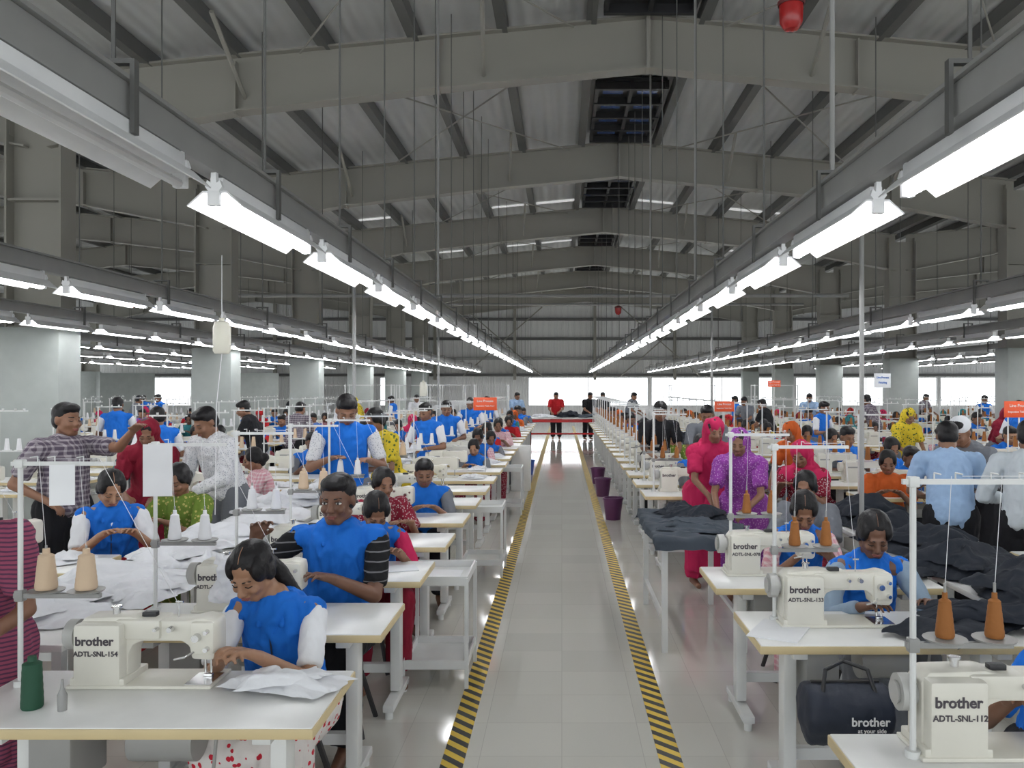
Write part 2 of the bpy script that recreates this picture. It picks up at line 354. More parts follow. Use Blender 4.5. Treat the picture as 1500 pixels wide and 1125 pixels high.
def person(parts,label,loc,rz=0,sc=1,over=None,group=None):
    OCC.append((loc[0],loc[1]))
    return put('person',label,'person',parts,(loc[0],loc[1],loc[2] if len(loc)>2 else 0),rz,sc,over=over,group=group,rootmesh=True)
def free(x,y,d=.5): return all(math.hypot(x-a,y-b)>d for a,b in OCC)
# ------------------------------------------------------------ cloth heap
def sheet(bm,rx,ry,h,seed,z0,n=40,foldf=9,off=(0,0),rot=0):
    rn=noise.noise; g=[]; ca,sa=math.cos(rot),math.sin(rot)
    for i in range(n+1):
        row=[]
        for j in range(n+1):
            u=2*i/n-1; v=2*j/n-1
            x=rx*(u+.22*rn(V((u*1.3,v*1.3,seed)))+.10*rn(V((u*4,v*4,seed+5)))); y=ry*(v+.25*rn(V((u*1.3,v*1.3,seed+9)))+.12*rn(V((u*4,v*4,seed+7))))
            e=max(0,1-max(abs(u),abs(v))**3)
            wu=x+.05*rn(V((x*6,y*6,seed))); wv=y+.05*rn(V((x*6,y*6,seed+2)))
            r1=max(0,1-2.4*abs(rn(V((wu*foldf*.4,wv*foldf*1.2,seed*2.1))))); r2=max(0,1-2.4*abs(rn(V((wu*foldf*1.5,wv*foldf*.7,seed*1.3+4)))))
            r1=r1*r1*(3-2*r1); r2=r2*r2*(3-2*r2)
            z=z0+.004+h*((.2+.8*e)*(.38*r1+.15*r2)+e*(.5+.5*rn(V((x*4.5,y*4.5,seed+1)))))
            row.append(bm.verts.new((off[0]+x*ca-y*sa,off[1]+x*sa+y*ca,max(z,.003))))
        g.append(row)
    for i in range(n):
        for j in range(n): bm.faces.new((g[i][j],g[i+1][j],g[i+1][j+1],g[i][j+1]))
def heap(name,m,rx,ry,h,seed,n=54,foldf=8,layers=2):
    bm=bmesh.new()
    for l in range(layers):
        k=1-.28*l; q=seed*1.7+l*2.1
        sheet(bm,rx*k,ry*k,h*(.62 if layers>1 else 1),seed+l*13,h*.33*l,n,foldf,(.10*rx*math.cos(q)*l*2,.10*ry*math.sin(q)*l*2),.5*math.sin(q*2) if layers>1 else 0)
    me=bpy.data.meshes.new(name); bm.to_mesh(me); bm.free(); me.materials.append(m); me.polygons.foreach_set('use_smooth',[True]*len(me.polygons)); return me
def drape(name,m,tx,ty,ex,ey,seed,n=56):
    bm=bmesh.new(); g=[]
    for i in range(n+1):
        row=[]
        for j in range(n+1):
            x=ex*(2*i/n-1); y=ey*(2*j/n-1); x+=.05*noise.noise(V((x*3,y*3,seed))); ox=max(0,abs(x)-tx); oy=max(0,abs(y)-ty)
            w=noise.noise(V((x*7,y*7,seed)))
            z=.014+.03*(1-2*abs(noise.noise(V((x*6,y*9,seed+3)))))*(.6)+.02*w
            if ox+oy>0: z-=math.hypot(ox,oy)*.97
            X=math.copysign(min(abs(x),tx)+.014+(.035*(.5+w)+ox*.08 if ox else 0),x) if ox else x
            Y=math.copysign(min(abs(y),ty)+.014+(.035*(.5+w)+oy*.08 if oy else 0),y) if oy else y
            row.append(bm.verts.new((X,Y,z)))
        g.append(row)
    for i in range(n):
        for j in range(n): bm.faces.new((g[i][j],g[i+1][j],g[i+1][j+1],g[i][j+1]))
    me=bpy.data.meshes.new(name); bm.to_mesh(me); bm.free(); me.materials.append(m); me.polygons.foreach_set('use_smooth',[True]*len(me.polygons)); return me
# ------------------------------------------------------------ setting
BY=[11.0,16.6,22.5,28.5,34.5,40.5]; YE=42.; YB=-5.; XL,XR=-27.,25.; RX=1.15
def roof(x):
    d=abs((x-RX+8.15)%16.3-8.15); return 6.95-.095*d
m=MB().box(((XL+XR)/2,(YE+YB)/2,-.05),(XR-XL,YE-YB,.1)).mesh('floor',tilef); o=one('floor','glossy beige-grey tiled factory floor','',m,kind='structure')
t=bmesh.new(); xs=[XL]+sorted([x for k in range(-3,4) for x in (RX+16.3*k,RX+8.15+16.3*k) if XL<x<XR])+[XR]
lo=[[t.verts.new((x,y,roof(x))) for x in xs] for y in(YB,YE)]; hi=[[t.verts.new((x,y,roof(x)+.06)) for x in xs] for y in (YB,YE)]
for i in range(len(xs)-1):
    t.faces.new((lo[0][i],lo[1][i],lo[1][i+1],lo[0][i+1])); t.faces.new((hi[0][i],hi[0][i+1],hi[1][i+1],hi[1][i]))
me=bpy.data.meshes.new('ceiling'); t.to_mesh(me); t.free(); me.materials.append(foil); one('ceiling','grey ribbed pitched steel roof','',me,kind='structure')
wins=[(-26,-15.5),(-9.3,-8.2),(-1.7,4.4),(4.6,11.8),(12.0,19.2),(19.4,24)]
b=MB(); b.box(((XL+XR)/2,YE,.45),(XR-XL,.15,.9)); b.box(((XL+XR)/2,YE,4.7),(XR-XL,.15,4.8))
px=XL
for a,c in wins+[(XR,XR)]:
    if a>px: b.box(((px+a)/2,YE,1.6),(a-px,.15,1.4))
    px=c
one('wall_back','grey ribbed cladding end wall','',b.mesh('wall_back',clad),kind='structure')
for i,(a,c) in enumerate(wins):
    b=MB(); n=max(1,round((c-a)/3.6))
    for k in range(n+1): b.box((a+(c-a)*k/n,YE,1.6),(.035,.06,1.4))
    one('window_%d'%(i+1),'bright window band with thin pale mullions','',b.mesh('win',wsteel),kind='structure')
for nm,x in(('wall_left',XL),('wall_right',XR)):
    one(nm,'grey cladding side wall with a long window band added for daylight','',MB().box((x,(YE+YB)/2,.5),(.15,YE-YB,1.)).box((x,(YE+YB)/2,4.9),(.15,YE-YB,3.4)).mesh('wl',clad),kind='structure')  # open band added in both side walls to let daylight brighten the side bays
one('wall_front','unseen grey wall added behind the viewer, open band shaping daylight fill','',MB().box(((XL+XR)/2,YB,.5),(XR-XL,.15,1.)).box(((XL+XR)/2,YB,5.6),(XR-XL,.15,2.8)).mesh('wf',clad),kind='structure')  # out of view; added to cut the world fill, gap left for some daylight
for k,z in enumerate((2.45,3.3,4.3,5.3)):
    one('trim_%d'%(k+1),'horizontal steel girt on the end wall','',MB().box((-1,YE-.14,z),(50,.12,.14)).mesh('girt',dsteel if k!=1 else rail_m),kind='structure')
for k in range(9):
    x=-14.6+4.07*k
    one('wall_post','slim steel wind post on the end wall','post',MB().box((x,YE-.3,4.2),(.14,.18,4.0)).mesh('post',gsteel),group='end wall posts')
for x0,x1 in((-5,-1),(3,7),(7,3),(-1,-5)):
    one('wall_brace','diagonal steel bracing rod on the end wall','brace',MB().cyl((x0,YE-.42,2.4),(x1,YE-.42,5.9),.03,seg=6).mesh('br',gsteel),group='end wall braces')
for i,x in enumerate((-.525,.525)):
    one('floor_marking_tape','yellow and black striped hazard tape along the aisle','floor marking',MB().box((x,20,.0015),(.11,37,.003)).mesh('tape',hazard),group='aisle tapes')
b=MB()
for s in(1,-1):
    pts=[(0,6.07),(s*2.8,6.07-.27),(s*5.5,6.07-.58),(s*8.0,6.07-1.05)]; top=[(s*8.0,6.76-.77),(0,6.76)]
    b.prism(pts+top,-.012,.012)
    for (x0,z0),(x1,z1) in list(zip(pts,pts[1:]))+[(top[0],top[1])]:
        a=math.atan2(z1-z0,x1-x0); L=math.hypot(x1-x0,z1-z0)
        b.box(((x0+x1)/2,0,(z0+z1)/2),(L,.24,.025),rot=M.Rotation(-a,3,'Y'))
    for x in(2.8,5.5,7.8): b.box((s*x,0,6.43-.115*x),(.02,.22,.66+.03*x*.3))
b.box((0,0,6.41),(.05,.25,.72))
beam=b.mesh('roof_beam',gsteel)
b=MB(); b.box((-.36,0,2.9),(.03,.34,5.8)); b.box((.36,0,2.9),(.03,.34,5.8)); b.box((0,0,2.9),(.7,.03,5.8)); b.box((0,0,2.6),(.7,.3,.05)); b.box((0,0,4.3),(.7,.3,.03)); colm=b.mesh('col',gsteel)
casm=MB().box((0,0,1.3),(.8,.5,2.6),.02).mesh('casing',casing)
for i,y in enumerate(BY):
    for k in(-1,0,1): one('roof_beam','grey painted tapered steel roof beam','beam',beam,(RX+16.3*k,y,0),group='roof beams')
    for x in(-7.,9.3,-23.3):
        put('steel_column','grey steel column with pale grey boxed base','column',[P('column_shaft',colm),P('base_casing',casm)],(x,y,0),group='columns')
for k in(-1,0,1):
    for s in(1,-1):
        for j in range(7):
            x=RX+16.3*k+s*(.72+1.19*j)
            if XL<x<XR: one('purlin','dark steel roof purlin','purlin',MB().box((x,22.5,roof(x)-.11),(.07,38,.2)).box((x+s*.05,22.5,roof(x)-.2),(.11,38,.012)).mesh('purlin',dsteel),group='purlins')
ys=[5.2]+BY
for i in range(6):
    y1=BY[i]-.2; y0=ys[i]+.3
    b=MB(); b.box((RX,y1-1.55,6.83),(1.15,3.,.06),mi=0)
    for q in range(5): b.box((RX,y1-.1-q*.72,6.75),(1.2,.08,.14),mi=0)
    for x in(-.57,0,.57): b.box((RX+x,y1-1.55,6.76),(.06,3.,.12),mi=0)
    vent=b.mesh('vent',black); b=MB()
    for q in range(4):
        for x in(-.29,.29): b.box((RX+x,y1-.46-q*.72,6.79),(.34,.22,.02))
    put('ridge_vent','black framed ridge ventilator with dull blue panes','ventilator',[P('vent_frame',vent),P('blue_pane',b.mesh('pane',blueglass))],group='ridge vents')
    if i>1:
        for s in(1,-1):
            for j in range(5):
                xx=RX+s*(.72+1.19*(j+.5))
                if R()<.42: one('roof_skylight','narrow faint translucent roof strip between purlins','skylight',MB().box((xx,y1-.28,roof(xx)-.025),(1.05,.12+.1*R(),.02),rot=M.Rotation(s*.095,3,'Y')).mesh('sk',skyl),group='roof skylights')
    for s in(1,-1):
        for (xa,xb) in((1,4.6),(4.6,1)):
            A=RX+s*xa;B=RX+s*xb; one('roof_brace','thin steel cross bracing rod under the roof','brace',MB().cyl((A,y0,roof(A)-.3),(B,y1,roof(B)-.3),.014,seg=6).mesh('rb',gsteel),group='roof braces')
        for xa in(2.2,5.4):
            A=RX+s*xa; one('beam_strut','short angled steel strut bracing the roof beam','brace',MB().cyl((A,BY[i],roof(A)-.75),(A-s*.1,BY[i]-1.3,roof(A)-.18),.03,seg=6).mesh('st',gsteel),group='beam struts')
one('pipe','long horizontal steel pipe spanning the hall','pipe',MB().cyl((-8,20,4.05),(7,20,4.05),.045).mesh('pipe',rail_m))
one('pipe','long horizontal steel pipe spanning the hall','pipe',MB().cyl((-7,30.5,4.9),(9,30.5,4.9),.045).mesh('pipe',rail_m))
# ------------------------------------------------------------ lamps
RP=[(-.115,-.04),(-.05,.02),(.05,.02),(.115,-.04),(.111,-.043),(.047,.012),(-.047,.012),(-.111,-.043)]
fx=MB().prism(RP,-.6,.6).mesh('reflector',refl)
chn=MB().box((0,0,.05),(.055,1.16,.06),.004).mesh('batten',refl)
tb=MB().cyl((0,-.585,-.028),(0,.585,-.028),.017,seg=8).mesh('tube',tube_m)
tbo=MB().cyl((0,-.585,-.028),(0,.585,-.028),.017,seg=8).mesh('tubeoff',tube_off)
hold=MB().box((0,0,-.012),(.05,.03,.06),.004).prism([(-.02,.015),(-.035,.035),(-.026,.062),(-.012,.05),(-.01,.1),(.01,.1),(.012,.05),(.026,.062),(.035,.035),(.02,.015)],-.012,.012).mesh('holder',refl)
farlamp=MB().prism(RP,-.6,.6).box((0,0,.05),(.055,1.16,.06)).box((0,0,.085),(.03,.4,.03)).cyl((0,-.585,-.028),(0,.585,-.028),.018,seg=6,mi=1).mesh('farlamp',[refl,tube_m])
lampparts=[P('reflector',fx),P('batten',chn),P('tube',tb),P('lamp_holder',hold,(0,-.6,0)),P('lamp_holder',hold,(0,.6,0))]
offparts=[P('reflector',fx),P('batten',chn),P('tube',tbo,label='unlit tube'),P('lamp_holder',hold,(0,-.6,0)),P('lamp_holder',hold,(0,.6,0))]
ROWS=[-1.42,1.35,-3.9,4.15,-6.3,6.7,-8.8,9.9,-11.3,12.4,-14.2]
rods={}
for ri,x in enumerate(ROWS):
    y1=32.5 if ri>5 else 40
    m=MB().box((x-.03,(y1+1.2)/2,2.735),(.085,y1-1.2,.115),.006).box((x-.03,(y1+1.2)/2,2.80),(.12,y1-1.2,.015)).mesh('rail',rail_m)
    one('lighting_rail','long grey steel rail carrying fluorescent lamps','rail',m,group='lighting rails')
    n=0; y=(2.45,2.6)[ri] if ri<2 else 2.3+R()*.8
    while y<y1-.5:
        off=(ri==0 and n==0); 
        if ri>=2 and y<3: n+=1; y+=1.5; continue
        if y<11 or ri<2 and y<16: put('fluorescent_lamp','unlit white tube fixture under the rail' if off else 'lit white fluorescent tube fixture hung under the rail','lamp',offparts if off else lampparts,(x,y,2.585),group='fluorescent lamps')
        else: one('fluorescent_lamp','lit white fluorescent tube fixture hung under the rail','lamp',farlamp,(x,y,2.585),group='fluorescent lamps')
        n+=1; y+=1.5
    y=2.65
    step=1.35 if ri<2 else 2.7
    while y<y1:
        if y>16 and ri<2: step=2.7
        L=roof(x)-2.8; key=round(L,2)
        if key not in rods:
            rods[key]=MB().cyl((0,0,2.8),(0,0,2.8+L),.007,seg=6).prism([(-.075,2.62),(-.075,2.86),(.075,2.86),(.075,2.62),(.06,2.62),(.06,2.845),(-.06,2.845),(-.06,2.62)],-.015,.015).mesh('rod',dsteel)
        if not(ri>=2 and y<4): one('rail_hanger','thin steel hanger rod with bracket holding the rail','hanger',rods[key],(x-.03,y,0),group='rail hangers')
        y+=step
for (x,y) in((1.32,4.0),(-1.45,9.6),(1.32,12.2),(1.32,8.1)):
    one('conduit_drop','vertical steel conduit dropping from the roof','conduit',MB().cyl((x,y,2.8),(x,y,roof(x)),.013,seg=8).mesh('cond',rail_m),group='conduits')
for x,y in((-1.99,7.85),(2.05,5.6),(-1.99,13.2),(2.05,11.2)):
    one('power_pole','grey vertical power conduit from rail to table','pole',MB().cyl((x,y,.0),(x,y,3.2),.016,seg=10).mesh('pp',rail_m),group='power poles')
# ------------------------------------------------------------ table, machine, stand
ttop=MB().box((0,0,.7475),(1.19,.51,.025),.004).mesh('ttop',white)
tedge=MB().box((0,0,.740),(1.2,.52,.032),.004).mesh('tedge',edge)
leg=MB().box((0,0,.40),(.055,.09,.62),.006).box((0,0,.70),(.06,.40,.035),.004).box((0,0,.06),(.06,.46,.04),.006).cyl((0,-.2,0),(0,-.2,.04),.022).cyl((0,.2,0),(0,.2,.04),.022).mesh('leg',wsteel)
bar=MB().box((0,.06,.19),(.8,.04,.05)).mesh('bar',wsteel)
tread=MB().box((0,-.02,.13),(.34,.22,.02),.004,rot=M.Rotation(.15,3,'X')).cyl((.15,0,.13),(.2,0,.66),.006).mesh('treadle',rail_m)
motor=MB().cyl((-.1,.05,.60),(.12,.05,.60),.075,seg=18).box((.02,.05,.69),(.1,.1,.08)).mesh('motor',rail_m)
cbox=MB().box((-.30,.0,.60),(.14,.22,.24),.01).mesh('cbox',rail_m)
tparts=[P('table_top',ttop),P('edge_band',tedge,label='beige wood edging'),P('leg',leg,(-.42,0,0)),P('leg',leg,(.42,0,0)),P('crossbar',bar),P('treadle',tread),P('motor',motor),P('control_box',cbox)]
b=MB(); b.box((0,0,.7475),(1.19,.51,.025)); b.box((0,0,.740),(1.2,.52,.03),mi=1)
for x in(-.42,.42): b.box((x,0,.4),(.055,.09,.66),mi=2).box((x,0,.03),(.06,.46,.05),mi=2)
b.box((0,.06,.19),(.8,.04,.05),mi=2).cyl((-.1,.05,.6),(.12,.05,.6),.07,seg=10,mi=3)
tfar=b.mesh('tfar',[white,edge,wsteel,rail_m])
prof=[(-.235,0),(-.235,.205),(-.21,.235),(-.05,.24),(.0,.225),(.15,.225),(.2,.235),(.245,.225),(.25,.2),(.25,.10),(.235,.085),(.165,.09),(.155,.135),(.13,.152),(-.01,.152),(-.04,.14),(-.055,.11),(-.06,0)]
mbody=MB().prism(prof,-.045,.05,.008).box((-.145,-.02,.115),(.165,.14,.215),.014).box((-.02,0,.195),(.16,.115,.07),.012).box((.205,-.005,.165),(.085,.105,.115),.012).mesh('mbody',cream)
mbed=MB().box((.0,0,.006),(.5,.18,.012),.003).box((-.145,0,.02),(.19,.17,.03),.006).mesh('mbed',cream)
wheel=MB().cyl((-.285,0,.165),(-.25,0,.165),.052,seg=24).cyl((-.295,0,.165),(-.285,0,.165),.035,.03,seg=20).cyl((-.255,0,.165),(-.23,0,.165),.035,seg=16).mesh('wheel',mat('wheel_grey',(.45,.45,.43),.35))
needle=MB().cyl((.215,0,.03),(.215,0,.1),.0045,seg=8).cyl((.215,0,.005),(.215,0,.03),.0012,seg=6).cyl((.195,0,.03),(.195,0,.1),.005,seg=8).mesh('needle',chrome)
foot=MB().box((.205,0,.02),(.03,.02,.012),.002).box((.208,-.012,.014),(.012,.045,.004)).mesh('foot',chrome)
knobl=[P('tension_knob',MB().cyl((x,-.055,z),(x,-.078,z),r,r*.8,seg=12).mesh('knob',chrome)) for x,z,r in((.19,.17,.016),(.225,.19,.009),(.225,.13,.01),(.10,.2,.011),(.05,.2,.008))]
knobl.append(P('presser_lever',MB().tube([(.18,-.05,.12),(.16,-.085,.11),(.12,-.08,.10)],.004).mesh('lever',chrome)))
tguide=MB().cyl((.1,0,.22),(.1,0,.28),.003).cyl((.09,0,.28),(.115,0,.28),.004).mesh('guide',chrome)
winder=MB().cyl((-.12,0,.235),(-.12,0,.26),.012).cyl((-.12,0,.26),(-.12,0,.266),.018).mesh('winder',chrome)
ocap=MB().box((.0,0,.236),(.05,.03,.02),.004).mesh('oilcap',black)
plate=MB().box((.2,-.02,.0135),(.09,.12,.003)).mesh('plate',chrome)
logo=text_mesh('brother',.042,dark,.0012)
def machine(n=None):
    ch=[P('brand_lettering',logo,(-.15,-.0912,.165))]
    if n: ch.append(P('serial_lettering',text_mesh('ADTL-SNL-'+n,.024,dark,.0006),(-.145,-.0912,.122)))
    return [P('machine_body',mbody,ch=ch),P('machine_bed',mbed),P('handwheel',wheel),P('needle_bar',needle),P('presser_foot',foot),P('thread_guide',tguide),P('bobbin_winder',winder),P('oil_cap',ocap),P('needle_plate',plate)]+knobl
mnear=machine()
b=MB().prism(prof,-.045,.05).box((-.145,-.02,.115),(.165,.14,.215)).box((0,0,.006),(.5,.18,.012)).box((.205,-.005,.165),(.085,.105,.115)).cyl((-.285,0,.165),(-.24,0,.165),.05,seg=12).cyl((.21,0,.01),(.21,0,.1),.005,seg=6,mi=1).box((-.15,-.091,.165),(.12,.003,.016),mi=1)
mfar=b.mesh('mfar',[cream,rail_m])
pole=MB().cyl((0,0,.0),(0,0,.78),.009,seg=10).cyl((0,0,0),(0,0,.02),.022).mesh('pole',wsteel)
arm=MB().box((.15,0,.775),(.36,.014,.014)).box((.0,0,.775),(.03,.03,.03),.004)
for x in(.06,.12,.22,.3): arm.tube([(x,0,.78),(x,0,.80),(x,-.04,.80)],.0022,seg=6)
arm=arm.mesh('guide_arm',wsteel)
tray=MB().box((.13,0,.315),(.3,.018,.016)).box((0,0,.315),(.03,.03,.04),.004)
for x in(.09,.23): tray.lathe([(.004,.33),(.055,.328),(.06,.335),(.055,.334),(.004,.336)],(x,0,0)).cyl((x,0,.32),(x,0,.49),.004)
tray=tray.mesh('cone_tray',rail_m)
sparts=[P('pole',pole),P('guide_arm',arm),P('cone_tray',tray)]
def conemesh(m,r0,r1,h):
    b=MB(); prof=[(.001,0),(r0*.9,0),(r0,.006)]
    for i in range(12): prof.append((r0+(r1-r0)*i/11+(.0007 if i%2 else 0),.01+i*(h-.02)/11))
    prof+=[(r1*.8,h-.006),(r1*.5,h-.003),(r1*.45,h+.014),(.001,h+.015)]
    return b.lathe(prof,seg=20).mesh('cone',m)
cones=dict(tan=conemesh(tan,.036,.025,.128),brown=conemesh(brownt,.026,.016,.112),white=conemesh(whitet,.030,.018,.12),green=conemesh(greent,.033,.028,.155))
def farstand(cm):
    b=MB().cyl((0,0,0),(0,0,.78),.009,seg=6).box((.15,0,.775),(.36,.014,.014)).box((.13,0,.315),(.3,.02,.014))
    for x in(.09,.23): b.cyl((x,0,.33),(x,0,.46),.030,.018,seg=8,mi=1).cyl((x,0,.322),(x,0,.33),.05,seg=8)
    for x in(.06,.2,.3): b.box((x,-.02,.79),(.004,.04,.03))
    return b.mesh('farstand',[wsteel,cm])
fst={'tan':farstand(tan),'brown':farstand(brownt),'white':farstand(whitet)}
seat=MB().cyl((0,0,.42),(0,0,.45),.16,.165,seg=20).mesh('seat',bluepl)
slegs=[MB().cyl((.05*a,.05*b_,.42),(.15*a,.15*b_,0),.014,seg=8).mesh('sl',black) for a in(1,-1) for b_ in(1,-1)]
stoolp=[P('seat',seat)]+[P('leg',s) for s in slegs]
def stool(x,y): put('stool','round plastic stool with black legs behind a sewing table','stool',stoolp,(x,y,0),group='work stools')
def station(x0,y,near,serial=None,cone='tan',mo=.50,so=.07,my=.15,tablelabel='white sewing table with beige edging'):
    xc=x0+.6; yc=y+.26; ym=yc+my
    if near: put('sewing_table',tablelabel,'table',tparts,(xc,yc,0),group='sewing tables')
    else: one('sewing_table',tablelabel,'table',tfar,(xc,yc,0),group='sewing tables')
    if near: put('sewing_machine','cream industrial sewing machine on a white table','sewing machine',machine(serial) if serial else mnear,(x0+mo,ym,.7605),group='sewing machines')
    else: one('sewing_machine','cream industrial sewing machine on a white table','sewing machine',mfar,(x0+mo,ym,.7605),group='sewing machines')
    if near:
        X=x0+so; Y=yc+.10
        put('thread_stand','white metal thread stand clamped to the table','thread stand',sparts,(X,Y,.76),group='thread stands')
        nm={'tan':'tan','brown':'orange-brown','white':'white'}[cone]
        for x in(.09,.23): one('thread_cone',nm+' sewing thread cone on a stand','thread cone',cones[cone],(X+x,Y,.76+.337),group='thread cones')
        b=MB(); 
        for x in(.09,.23): b.tube([(X+x,Y,1.23),(X+x,Y-.04,1.555)],.0010,seg=4)
        b.tube([(X+.12,Y-.04,1.555),(X+.3,Y-.04,1.555),(x0+mo+.1,ym,1.03)],.0010,seg=4)
        one('sewing_thread','thin pale thread strung from cones to the machine','thread',b.mesh('thread',whitet),group='threads')
    else: one('thread_stand','white thread stand with two cones','thread stand',fst[cone],(x0+so,yc+.1,.76),group='thread stands')
LA=-1.96; RA=.80; RY=7.85
ser={0:'154',1:'179'}
for k in range(23):
    y=2.5+.95*k; station(LA,y,k<7,ser.get(k),'tan' if k%3==0 else 'white')
for y,n,so,mo,my in((1.95,'112',.19,.45,.15),(3.3,'133',.15,.40,.07),(4.25,'078',.15,.36,.09)): station(RA,y,True,n,'brown',mo,so,my)
for k in range(18): station(RA,RY+.95*k,k<3,None,'brown',.42,.12)
def bench(x,y,w,l,mm=white):
    put('work_bench','long white work bench between machine rows','bench',[P('bench_top',MB().box((0,0,.745),(w,l,.03),.004).mesh('bt',mm))]+[P('leg',MB().box((sx*(w/2-.06),sy*(l/2-.08),.365),(.04,.04,.73)).mesh('bl',wsteel)) for sx in(1,-1) for sy in(1,-1)],(x,y,0),group='work benches')
for k in range(8): bench(-2.33,4.5+2.42*k,.62,2.38)
for k in range(9):
    if k!=2: bench(2.38,3.4+2.42*k,.62,2.38)
cols=[(-3.95,[3.5,4.6]+[7.4+.97*k for k in range(17)],'tan'),(-6.5,[6.0+1.0*k for k in range(18)],'white'),(-8.9,[8.5+1.05*k for k in range(16)],'tan'),(-11.2,[11+1.1*k for k in range(14)],'white'),(-13.6,[14+1.15*k for k in range(11)],'tan'),
 (2.85,[3.6,4.7]+[7.7+.97*k for k in range(17)],'brown'),(5.3,[6.5+1.0*k for k in range(18)],'brown'),(7.6,[9.5+1.05*k for k in range(15)],'brown'),(10.2,[12+1.1*k for k in range(13)],'brown'),(12.6,[15+1.15*k for k in range(10)],'brown')]
def hitcol(x,y,w=.75,d=.55): return any(abs(y-by)<d and abs(x-cx)<w for by in BY for cx in(-7.,9.3))
for x0,yl,c in cols:
    for y in yl:
        if not hitcol(x0+.6,y+.26,1.02,.52): station(x0,y,y<6.2,None,c)
# ------------------------------------------------------------ main people
h1=build_person('f','sit',.26,.58,yaw=-.22,hx=-.075,wr=((.04,-.46,.835),(-.09,-.47,.825)),top='vest',slm=wcloth,lower='skirt',lowm=redwhite,hair='pony',skin=skin3,vox=.008)
person(h1,'person in blue vest and white sleeves, head bowed, guiding white cloth',(-1.13,3.40)); stool(-1.13,3.44)
h2=build_person('m','sit',.04,.12,yaw=-.05,wr=((.06,-.34,.80),(-.29,-.30,.97)),top='vest',slm=blackst,lower='trousers',lowm=blackc,hair='short',skin=skin2,vox=.008,open_eyes=True)
person(h2,'person in blue vest over black striped shirt holding up white cloth',(-1.17,4.32,.0),0,1.1); stool(-1.17,4.34)
h3=build_person('f','sit',.42,.8,wr=((.12,-.45,.8),(-.08,-.45,.8)),top='vest',slm=pinkred,lower='trousers',lowm=maroon,hair='bun',vox=.009)
person(h3,'person in blue vest with crimson sleeves, head bowed over sewing',(-1.24,5.25),.4); stool(-1.24,5.28)
h4=build_person('f','sit',.2,.3,top='kameez',topm=reddots,lower='skirt',lowm=maroon,hair='bun',vox=.012,slm=pinkred)
person(h4,'person in dark red dotted tunic seated at a machine',(-1.40,6.18),.6); stool(-1.40,6.18)
h5=build_person('m','stand',.08,.55,wr=((.14,-.28,1.1),(-.14,-.28,1.12)),top='vest',slm=whitef,lower='trousers',lowm=greyc,hair='short',vox=.011)
person(h5,'person in blue vest over pale shirt standing, looking down',(-1.86,7.05),.35,1.09)
h6=build_person('f','stand',.3,.45,wr=((.1,-.42,1.02),(-.1,-.42,1.0)),top='kameez',topm=yellowp,lower='skirt',lowm=yellowp,hair='bun',vox=.012)
person(h6,'person in yellow patterned tunic standing bent over work',(-1.68,8.02),-.6,1.02)
h7=build_person('m','stand',.03,.05,wr=((.16,-.50,1.42),(-.2,-.12,.95)),top='shirt',topm=plaid,lower='trousers',lowm=blackc,hair='short',vox=.011,elb=.4)
person(h7,'person in dark checked shirt standing with arm held out',(-3.68,6.05),1.15,1.05)
h8=build_person('f','stand',.3,.55,wr=((.12,-.45,.95),(-.12,-.42,.95)),top='kameez',topm=maroon,scarf=maroon,lower='skirt',lowm=maroon,vox=.012)
person(h8,'person in maroon headscarf standing over a machine',(-3.48,6.95),.3,.98)
h9=build_person('m','stand',.32,.5,wr=((.15,-.45,.92),(-.12,-.42,.95)),top='shirt',topm=whitef,sleeve='long',lower='trousers',lowm=greyc,hair='short',vox=.011)
person(h9,'person in white patterned shirt bending over a work bench',(-2.85,6.98),-.5,1.04)
h10=build_person('f','sit',.25,.6,yaw=.2,wr=((.14,-.44,.82),(-.06,-.44,.82)),top='vest',slm=wcloth,lower='skirt',lowm=redc,hair='bun',skin=skin3,vox=.009)
person(h10,'person in blue vest with white sleeves seated, head bowed',(-3.08,5.60),.5,1.05); stool(-3.08,5.60)
h11=build_person('f','sit',.2,.45,top='kameez',topm=greenp,lower='skirt',lowm=greenp,hair='bun',vox=.012)
person(h11,'person in green patterned tunic seated sewing',(-2.82,6.2),-.1,1.03)
h12=build_person('f','stand',.22,.5,wr=((.08,-.35,.95),(-.15,-.4,.95)),top='kameez',topm=pinkst,sleeve='short',lower='skirt',lowm=pinkst,hair='bun',vox=.010)
person(h12,'person in pink striped tunic standing beside the table',(-2.20,3.05),.4,.97)
g1=build_person('f','sit',.3,.5,wr=((.08,-.42,.82),(-.38,-.36,.84)),top='vest',slm=bluev,lower='skirt',lowm=blackc,hair='bun',vox=.009)
person(g1,'person in blue vest reaching to a sewing machine',(1.76,2.88)); stool(1.76,2.88)
g2=build_person('f','sit',.3,.5,yaw=-.15,wr=((.16,-.46,.80),(-.17,-.50,.80)),top='vest',sleeve='long',slm=cl('pale_blue',(.25,.33,.42)),lower='skirt',lowm=greyc,hair='bun',skin=skin2,vox=.009)
person(g2,'person in blue vest with pale blue sleeves seated sewing dark cloth',(1.54,4.24)); stool(1.54,4.24)
g3=build_person('f','sit',.35,.65,yaw=-.2,top='vest',slm=pinkpl,lower='skirt',lowm=pinkpl,hair='bun',skin=skin1,vox=.009)
person(g3,'person in blue vest with pink checked sleeves bent over sewing',(1.45,5.14)); stool(1.45,5.15)
person(h4,'person in dark grey tunic seated at a machine',(1.80,5.95),-.5,1,{'tunic':greyc})
g4=build_person('f','stand',.5,.35,wr=((.10,-.55,.9),(-.14,-.55,.88)),top='kameez',topm=purple,scarf=purple,lower='skirt',lowm=purple,vox=.011)
person(g4,'person in purple printed headscarf bending over a cutting table',(1.53,6.9),-.35,.95)
